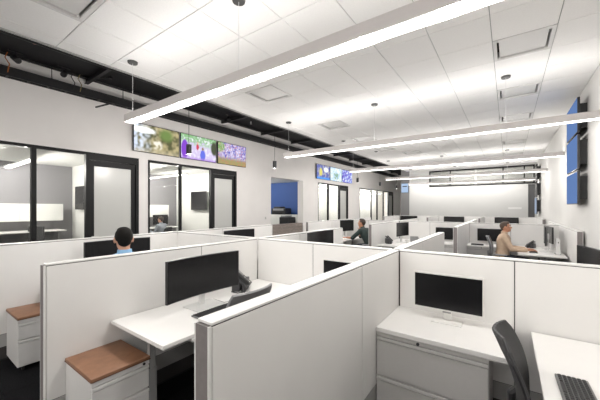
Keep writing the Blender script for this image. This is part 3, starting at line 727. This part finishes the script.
c = thing('cable', 'thin grey cable lying across the desk behind the curved monitor', 'cable', (-2.3, 1.9, .74))
MB().tube([(.02, -.1, .06), (.05, .0, .006), (.12, .12, .004), (.1, .25, .004), (-.02, .42, .004)], .003, 6).build('wire', STEEL, c, smooth=True)

# first row, left bay
pedestal('white two-drawer pedestal with tan leather cushion at the left edge', (-4.24, .955, 0), PI/2)
desk('white desk in front of the man in the blue shirt', (-4.085, 1.93, 0), .77, 1.72)
monitor('wide black monitor that the man in the blue shirt faces', (-4.24, 1.80, .74), PI/2, w=.80, h=.34, z0=.16)

# second row
desk('white desk in the second row at the left aisle', (-4.085, 4.0, 0), .77, 1.9); monitor('wide black monitor of the second row near the left aisle', (-4.29, 3.99, .74), PI/2, w=.78, h=.34, z0=.15)
desk('white desk in the second row, middle bay', (-2.265, 4.0, 0), .77, 1.9); monitor('wide black monitor of the second row at the picture centre', (-2.45, 4.0, .74), PI/2, w=.76, h=.36, z0=.19)
desk('white desk in the second row against the right wall', (.535, 4.0, 0), .79, 1.9); monitor('black monitor angled behind the partition at the right edge of the picture', (.76, 4.38, .74), -PI/2+.12, w=.80, h=.36, z0=.12)
monitor('small black monitor on the second-row worksurface', (.3, 3.2, .74), PI, w=.5, h=.28, z0=.09, curved=False) if False else None

# third row
desk('white desk where the man in the green shirt works', (-4.085, 7.8, 0), .77, 1.72)
monitor('black monitor in front of the man in the green shirt', (-4.1, 8.3, .74), PI/2-.35, w=.56, h=.34, z0=.19)
desk('white desk with phone in the third row, middle bay', (-2.265, 7.95, 0), .77, 1.8)
monitor('black monitor beside the phone in the third row', (-2.3, 7.95, .74), PI/2-.2, w=.62, h=.36, z0=.165)
phone('dark desk phone standing left of the third-row monitor', (-2.5, 7.45, .74), PI/2+.5).scale = (1, 1, 1.3)
worksurface('white worksurface under the navy-black monitor of the third row', -1.87, -.93, 8.3, Y3b-PT-.002)
lateral_file('grey-white lateral file below the navy-black third-row monitor', (-1.33, 8.59, 0))
monitor('navy-black monitor left of the grey partition end', (-1.36, 8.72, .74), 0, w=.52, h=.32, z0=.06, curved=False, base=(.22, .13))
worksurface('white worksurface behind the man in the tan shirt', -.838, .03, 8.3, Y3b-PT-.002)
lateral_file('grey-white lateral file behind the man in the tan shirt', (-.468, 8.59, 0))
monitor('black monitor on the back partition behind the man in tan', (-.38, 8.72, .74), 0, w=.52, h=.31, z0=.08, curved=False, base=(.22, .13))
t = thing('tray', 'flat dark tray at the near corner of the worksurface behind the man in tan', 'tray', (-.62, 8.42, .74))
MB().box(-.13, .13, -.06, .06, 0, .008, .003, 1).build('base', PHONE, t); MB().box(-.13, .13, -.06, -.055, .008, .03).box(-.13, .13, .055, .06, .008, .03).box(-.13, -.125, -.055, .055, .008, .03).box(.125, .13, -.055, .055, .008, .03).build('rim', PHONE, t)
desk('white desk where the man in the tan shirt works', (.53, 8.1, 0), .74, 1.54)
monitor('tall grey monitor edge-on in front of the man in tan', (.64, 7.95, .74), -PI/2-.05, w=.62, h=.38, z0=.15)
monitor('second monitor edge-on farther back on the desk of the man in tan', (.74, 8.5, .74), -PI/2+.1, w=.55, h=.36, z0=.14, curved=False)
phone('dark desk phone on the desk of the man in tan', (.42, 8.55, .74), -PI/2-.3)
keyboard('dark keyboard under the hands of the man in tan', (.42, 7.8, .74), -PI/2)
# fifth row monitors seen over the partitions
for k, (xm, lab) in enumerate([(-3.98, 'leftmost black monitor seen over the far partitions'), (-2.0, 'middle black monitor seen over the far partitions'), (-.06, 'rightmost black monitor seen over the far partitions, behind the head of the man in tan')]):
    worksurface('white worksurface in the farthest row, %s' % cf[k], xm-.5, xm+.45, 14.4, Y5b-PT-.002)
    monitor(lab, (xm, 14.8, .74), 0, w=.82, h=.36, z0=.15, curved=False, base=(.22, .13))

# ------------------------------------------------------------------ people
def remeshed(mb, name, m, parent, vox, smooth_it=2):
    o = mb.build(name, m, None)
    md = o.modifiers.new('r', 'REMESH'); md.mode = 'VOXEL'; md.voxel_size = vox; md.use_smooth_shade = True
    if smooth_it: s_ = o.modifiers.new('s', 'SMOOTH'); s_.factor = .5; s_.iterations = smooth_it
    dg = bpy.context.evaluated_depsgraph_get(); me = bpy.data.meshes.new_from_object(o.evaluated_get(dg))
    old = o.data; o.modifiers.clear(); o.data = me; bpy.data.meshes.remove(old); me.name = name
    for p in me.polygons: p.use_smooth = True
    if not me.materials: me.materials.append(m)
    o.parent = parent; return o
def person(label, loc, rz, skin, shirt, trousers, hair, lean=.0, head_yaw=0, head_pitch=0, hands=((-.2, .45, .78), (.2, .45, .78)), short_sleeves=False, seat=.5, glasses=False, scale=1.0, hand_dir=((0, 1, 0), (0, 1, 0)), elbows=None):
    r = thing('person', label, 'person', loc, rz); r.scale = (scale,)*3
    V = Vector
    pel = V((0, 0, seat+.09)); up = V((0, math.sin(lean), math.cos(lean))); fw = V((0, math.cos(lean), -math.sin(lean)))
    waist = pel+up*.18; chest = pel+up*.36; shc = pel+up*.47; neck = pel+up*.54; hd = pel+up*.50+V((0, .02+math.sin(lean)*.06, .17))
    sh = [shc+V((s*.185, 0, -.01)) for s in (-1, 1)]
    hip = [pel+V((s*.09, .02, -.02)) for s in (-1, 1)]; kn = [V((s*.13, .45, seat+.03)) for s in (-1, 1)]; an = [V((s*.13, .42, .09)) for s in (-1, 1)]
    ha = [V(h) for h in hands]; el = []
    for k in range(2):
        if elbows and elbows[k]: el.append(V(elbows[k])); continue
        m_ = (sh[k]+ha[k])/2; d = (ha[k]-sh[k]).length; L = .56; off = math.sqrt(max(.0004, (L/2)**2-(d/2)**2)) if d < L else .02
        s = -1 if k == 0 else 1
        dirv = V((s*.35, -.35, -.8)); ax = (ha[k]-sh[k]).normalized(); dirv = (dirv-ax*dirv.dot(ax)).normalized(); el.append(m_+dirv*off)
    HM = Matrix.Rotation(head_yaw, 3, 'Z') @ Matrix.Rotation(-head_pitch, 3, 'X')
    def torso(mb, g):
        mb.loft([(pel-up*.09, .15+g, .10+g, up), (pel, .175+g, .125+g, up), (waist, .15+g, .105+g, up), (chest, .175+g, .12+g, up), (shc-up*.03, .175+g, .105+g, up), (shc+up*.035, .10+g, .075+g, up)], 20)
        for k in range(2): mb.sph(sh[k], .058+g, 12); mb.cap(shc, .06+g, sh[k], .055+g); mb.cap(sh[k]*.75+shc*.25+up*.005, .045+g, neck-up*.035, .04+g)
    def arm(mb, k, g, to=1.0, start=0):
        mb.cap(sh[k], .052+g, el[k], .04+g)
        e = el[k]+(ha[k]-el[k])*(to)
        if to > 0: mb.cap(el[k], .04+g, e, (.04*(1-to)+.026*to)+g)
    def legs(mb, g, to_an=True):
        for k in range(2): mb.cap(hip[k], .09+g, kn[k], .06+g, 14); mb.cap(kn[k], .058+g, an[k], .036+g, 12)
    b = MB(); torso(b, 0); legs(b, 0)
    for k in range(2):
        arm(b, k, 0, .93)
        b.cap(an[k], .036, an[k]+V((0, .16, -.045)), .032)
        # hand
        d = V(hand_dir[k]).normalized(); side = V((0, 0, 1)).cross(d)
        side = side.normalized() if side.length > .1 else V((1, 0, 0)); nrm = d.cross(side).normalized()
        s = 1 if k == 0 else -1
        w0 = ha[k]; palm = w0+d*.05
        for q in (-.026, -.009, .009, .026): b.cap(w0+side*q*.7, .014, w0+d*.085+side*q, .0125, 8)
        for q, Lf in ((-.03, .062), (-.0105, .078), (.0105, .082), (.03, .072)) if s > 0 else ((.03, .062), (.0105, .078), (-.0105, .082), (-.03, .072)):
            p0 = w0+d*.088+side*q; p1 = p0+d*Lf*.5+nrm*-.003*0; p2 = p1+(d*.75-V((0, 0, 1))*.5).normalized()*Lf*.5
            b.cap(p0, .0095, p1, .0088, 8); b.cap(p1, .0088, p2, .0075, 8)
        t0 = w0+d*.025-side*s*-.022*1; t1 = t0+(d*.6+side*s*.8).normalized()*.04; t2 = t1+(d*.95+side*s*.3).normalized()*.03
        b.cap(t0, .013, t1, .0115, 8); b.cap(t1, .011, t2, .009, 8)
    # neck and head
    b.cap(neck-up*.04, .055, hd-V((0, .01, .07)), .05, 12)
    b.sph(hd+HM@V((0, -.008, .02)), (.076, .094, .098), 20, HM); b.sph(hd+HM@V((0, .018, -.045)), (.060, .070, .070), 16, HM)
    b.sph(hd+HM@V((0, .055, -.085)), (.03, .026, .022), 12, HM)                                      # chin
    b.cap(hd+HM@V((0, .078, .01)), .010, hd+HM@V((0, .103, -.026)), .0145, 8)                            # nose
    b.sph(hd+HM@V((0, .082, .028)), (.05, .012, .010), 10, HM)                                           # brow ridge
    b.sph(hd+HM@V((0, .082, -.056)), (.024, .012, .009), 10, HM)                                         # lips
    for s in (-1, 1): b.sph(hd+HM@V((s*.078, -.005, -.005)), (.010, .020, .032), 10, HM)
    body = remeshed(b, 'body', skin, r, .0055, 2)
    for s in (-1, 1):
        e = MB().sph(hd+HM@V((s*.031, .078, .008)), (.0125, .011, .009), 12, HM).build('eye', MATS['white_plastic'], r, smooth='all')
        MB().sph(hd+HM@V((s*.031, .088, .008)), (.005, .003, .005), 10, HM).build('pupil', SCREEN, e)
        MB().cap(hd+HM@V((s*.018, .092, .030)), .0035, hd+HM@V((s*.046, .084, .031)), .003, 6).build('eyebrow', hair, r)
    MB().sph(hd+HM@V((0, .0935, -.056)), (.02, .003, .004), 10, HM).build('lips', mat('lip_colour', (.33, .12, .10), .5), r, smooth='all')
    hb = MB(); hb.sph(hd+HM@V((0, -.018, .034)), (.079, .092, .092), 22, HM); hb.sph(hd+HM@V((0, -.052, -.012)), (.060, .048, .055), 16, HM)
    hb.sph(hd+HM@V((0, .035, .088)), (.058, .048, .034), 14, HM)
    for s in (-1, 1): hb.sph(hd+HM@V((s*.066, .002, .028)), (.014, .034, .024), 10, HM)
    hair_o = remeshed(hb, 'hair', hair, r, .006, 1)
    sb = MB(); torso(sb, .014)
    for k in range(2): arm(sb, k, .014, .0 if short_sleeves else .9)
    if short_sleeves:
        pass
    remeshed(sb, 'shirt', shirt, r, .009, 3)
    MB().loft([(neck-up*.035, .070, .066, up), (neck-up*.005, .065, .062, up), (neck+up*.035-V((0, .004, 0)), .061, .059, up)], 16).build('collar', shirt, r, smooth=True)
    tb_ = MB(); legs(tb_, .016); tb_.loft([(pel-up*.10, .165, .125, up), (pel, .186, .138, up), (pel+up*.06, .178, .132, up)], 18)
    remeshed(tb_, 'trousers', trousers, r, .010, 2)
    for k in range(2):
        MB().sph(an[k]+V((0, .08, -.05)), (.048, .135, .04), 14).box(an[k].x-.045, an[k].x+.045, an[k].y-.05, an[k].y+.2, .0, .022, .008, 2).build('shoe', KICK, r, smooth=True)
    return r
SKIN1 = mat('skin_warm', (.50, .26, .17), .55); SKIN2 = mat('skin_tanned', (.47, .23, .14), .55)
HAIRB = mat('black_hair', (.008, .007, .006), .7, spec=.15, noise_amt=.5, noise_scale=120, bump=.6, bump_scale=250); HAIRD = mat('dark_brown_hair', (.045, .028, .02), .6, noise_amt=.5, noise_scale=120, bump=.6, bump_scale=250)
HAIRG = mat('greying_brown_hair', (.10, .065, .045), .6, noise_amt=.4, noise_scale=120, bump=.6, bump_scale=250)
SBLUE = mat('light_blue_shirt', (.26, .47, .70), .8, noise_amt=.1, noise_scale=20); SGREEN = mat('dark_green_shirt', (.028, .045, .042), .85, noise_amt=.3, noise_scale=15)
STAN = mat('tan_shirt', (.58, .43, .31), .8, noise_amt=.12, noise_scale=15); JEANS = mat('dark_trousers', (.03, .035, .05), .85); SGREY = mat('grey_shirt', (.25, .27, .30), .85)
# man in blue: faces -x (local +y -> -x: rz=90deg)
BX, BY = -3.0, 1.33
person('man with short black hair in light blue shirt, seen from behind over the partition', (BX, BY, 0), PI/2-.08, SKIN1, SBLUE, JEANS, HAIRB, lean=.02, head_yaw=-.22, seat=.625, scale=.98, hands=((-.2, .36, .86), (.2, .36, .86)))
office_chair('grey mesh chair under the man in the blue shirt', (BX-.0, BY, 0), PI/2-.08, CHAIRL, CHFR, lean=.1, ztop=1.0, seat=.585)
# man in green: faces -x
person('man in dark green short-sleeved shirt leaning on his desk, hand to his face', (-3.08, 7.74, 0), PI/2-.1, SKIN2, SGREEN, JEANS, HAIRD, lean=.50, head_yaw=.15, head_pitch=-.22, seat=.50, scale=1.02,
       hands=((-.20, .66, .79), (.05, .36, .985)), short_sleeves=True, elbows=((-.27, .42, .80), (.20, .44, .80)), hand_dir=((.15, 1, 0), (-.1, -.05, 1)))
office_chair('grey mesh chair under the man in the green shirt', (-3.08, 7.72, 0), PI/2-.1, CHAIRL, CHFR, lean=.22, ztop=1.0, seat=.475)
# man in tan: faces +x
person('man in tan long-sleeved shirt seated in profile typing at the right', (-.11, 7.8, 0), -PI/2, SKIN2, STAN, JEANS, HAIRG, lean=.08, head_pitch=-.12, seat=.49, scale=.99,
       hands=((-.12, .42, .79), (.14, .44, .79)), hand_dir=((.15, 1, 0), (-.15, 1, 0)))
office_chair('grey mesh chair under the man in the tan shirt', (-.12, 7.8, 0), -PI/2, CHAIRL, CHFR, lean=.15, ztop=1.02, seat=.475)

# ------------------------------------------------------------------ inside the offices
def wall_tv(label, x, y, z, w, h, rz):
    r = thing('office_television', label, 'television', (x, y, z), rz)
    MB().box(-w/2, w/2, -.14, -.09, 0, h, .005, 1).build('casing', BEZB, r); MB().box(-w/2+.015, w/2-.015, -.142, -.14, .015, h-.015).build('screen', SCREEN, r); MB().box(-.15, .15, -.09, 0, h*.3, h*.7).build('wall_mount', STEEL, r)
wall_tv('dark television inside the first office, beside its glass door', -10.5, 3.5, 1.60, .66, .70, 0)
wall_tv('dark television inside the second office, behind the glass', -9.8, 7.15, 1.56, .95, .72, 0)
r = thing('overhead_cabinet', 'long white overhead cabinet on the grey wall of the first office', 'cabinet', (XO+.002, 1.2, 1.27))
MB().box(0, .35, -2, 1.95, 0, .5).build('body', WHITEW, r)
for k in range(4): MB().box(.35, .365, -2+.99*k+.005, -2+.99*(k+1)-.005, .005, .495, .003, 1).build('door', WHITEW, r)
r = thing('overhead_cabinet', 'short white overhead cabinet in the second office', 'cabinet', (XO+.002, 5.75, 1.3))
MB().box(0, .35, -1.2, .85, 0, .46).build('body', WHITEW, r)
for k in range(2): MB().box(.35, .365, -1.2+1.02*k+.005, -1.2+1.02*(k+1)-.005, .005, .455, .003, 1).build('door', WHITEW, r)
desk('desk along the back wall of the first office', (XO+.45, 1.2, 0), .8, 3.8, h=1.0)
desk('desk along the back wall of the second office', (XO+.45, 5.8, 0), .8, 2.2, h=.9)
monitor('black monitor with pale frame at the left edge inside the first office', (-9.9, 1.25, .72), PI/2+.3, w=.7, h=.38, z0=.22, curved=False, white=True)
desk('desk near the glass inside the first office', (-9.9, 1.2, 0), .8, 1.5, h=.72)
r = thing('office_chair', 'dark chair back inside the first office', 'chair', (-10.4, 2.2, 0), .6)
MB().box(-.24, .24, -.24, .24, .42, .48, .02, 2).build('seat', CHAIRD, r); MB().box(-.22, .22, .2, .25, .55, 1.15, .02, 2).build('backrest', CHAIRD, r); MB().cyl((0, 0, .04), (0, 0, .42), .03, n=10).build('gas_lift', DARKM, r); MB().box(-.03, .03, .2, .24, .44, .6).build('back_stem', DARKM, r)
for k in range(5): MB().cyl((0, 0, .08), (.28*math.cos(k*1.257), .28*math.sin(k*1.257), .03), .02, .015, 8).build('base_leg', DARKM, r)
person('small figure in grey shirt sitting inside the second office', (-10.2, 5.82, 0), PI/2+.4, SKIN1, SGREY, JEANS, HAIRD, lean=.15, seat=.46, hands=((-.2, .42, .80), (.2, .42, .80)))
office_chair('chair under the small figure in the second office', (-10.2, 5.82, 0), PI/2+.4, CHAIRD, DARKM, ztop=.95, seat=.435, lean=.2)
monitor('black monitor beside the small figure in the second office', (-10.95, 6.15, .9), PI/2, w=.6, h=.38, z0=.1, curved=False)
# blue room
r = thing('low_cabinet', 'white low cabinet against the blue wall', 'cabinet', (-9.15, 11.75, 0))
MB().box(-.9, .85, -.3, .3, 0, 1.3, .004, 1).build('body', WHITEW, r)
for k in range(3): MB().box(-.9+.583*k+.005, -.9+.583*(k+1)-.005, -.32, -.3, .05, 1.28, .003, 1).build('door', WHITEW, r)
r = thing('printer', 'black office machine on the white cabinet in the blue room', 'printer', (-9.5, 11.75, 1.3))
MB().box(-.45, .45, -.25, .25, 0, .32, .02, 2).build('body', BEZB, r); MB().box(-.34, .34, -.26, -.2, .2, .3).build('panel', STEEL, r); MB().box(-.34, .1, -.2, .2, .32, .4, .02, 2).build('lid', BEZB, r); MB().box(-.25, .25, -.33, -.25, .06, .08).build('tray', SCREEN, r)
r = thing('printer', 'second black machine standing in front of the white cabinet', 'printer', (-8.62, 11.15, .0))
MB().box(-.32, .32, -.25, .2, 0, 1.2, .02, 2).build('body', BEZB, r); MB().box(-.2, .2, -.27, -.25, .15, .4, .004, 1).build('drawer', PHONE, r); MB().box(-.2, .2, -.27, -.25, .45, .7, .004, 1).build('drawer', PHONE, r); MB().box(-.25, .1, -.24, .2, 1.2, 1.28, .02, 2).build('scanner', STEEL, r)
r = thing('plank_counter', 'low weathered-plank counter across the blue room opening', 'counter', (XL-.15, 9.99, 0))
MB().box(-.13, .13, -1.1, 1.1, 0, .93).build('core', SEAM, r)
for k in range(7): MB().box(.13, .15, -1.1, 1.1, .01+.132*k, .132*(k+1)+.003, .003, 1).build('plank', PLANKM, r)
for k in range(2): MB().box(-.13+.14*k, -.13+.14*(k+1)-.004, -1.1, 1.1, .93, .955, .003, 1).build('plank', PLANKM, r)

# small desk clutter that shows in the third row
MUGW = mat('white_ceramic', (.75, .74, .72), .3)
m_ = thing('mug', 'white mug on the phone desk of the third row', 'mug', (-2.12, 7.78, .74))
MB().cyl((0, 0, 0), (0, 0, .1), .04, .043, 18).build('cup', MUGW, m_, smooth=True); MB().tube([(.04, 0, .08), (.07, 0, .07), (.07, 0, .035), (.04, 0, .025)], .006, 8).build('handle', MUGW, m_, smooth=True)
m_ = thing('document_stack', 'stack of white papers behind the third-row monitor base', 'papers', (-2.25, 8.42, .74), .2)
for k in range(4): MB().box(-.11, .11, -.15, .15, .008*k, .008*k+.0075).build('sheet_bundle', MUGW, m_).rotation_euler = (0, 0, .04*k)
m_ = thing('file_sorter', 'small grey file sorter on the third-row phone desk', 'organizer', (-2.05, 8.18, .74), .3)
MB().box(-.1, .1, -.12, .12, 0, .006).build('base', STEEL, m_)
for k in range(4): MB().box(-.1, .1, -.12+.078*k, -.115+.078*k, .006, .14).build('divider', STEEL, m_)
m_ = thing('computer_tower', 'slim silver computer upright beside the monitors of the man in tan', 'computer', (.80, 7.72, .74))
MB().box(-.03, .03, -.11, .11, .006, .30, .006, 2).build('case', SILVER, m_); MB().box(-.045, .045, -.09, .09, 0, .008).build('stand', STEEL, m_); MB().box(-.006, .006, -.1115, -.11, .22, .25).build('power_button', SCREEN, m_)

WIRE = mat('orange_wire', (.45, .14, .03), .6)
for (wy, wx, m, lab) in ((1.30, -7.5, WIRE, 'thin orange wire dropping into the cable tray at the far left'), (2.30, -7.5, MATS['black_cable'], 'thin black wire dropping into the cable tray at upper left'), (2.42, -7.5, mat('tan_wire', (.30, .24, .12), .6), 'thin tan wire slanting into the cable tray at upper left')):
    wr = thing('hanging_wire', lab, 'wire', (wx, wy, 4.2))
    MB().tube([(0, 0, -.05), (.02, .02, .1), (-.03, -.03, .22), (0, 0, DECK-4.2)], .008, 6).build('strand', m, wr, smooth=True)
for k, wy in enumerate((1.05, 1.95, 3.3)):
    rd = thing('threaded_rod', ['thin black rod holding the cable tray at the far left edge', 'thin black rod holding the cable tray between the two near spotlights', 'thin black rod holding the cable tray just left of the first hanging cable'][k], 'rod', (-7.545, wy, 4.26))
    MB().cyl((0, 0, 0), (0, 0, DECK-4.26), .008, n=8).build('rod', DARKM, rd); MB().cyl((0, 0, .02), (0, 0, .035), .018, n=6).build('nut', STEEL, rd)
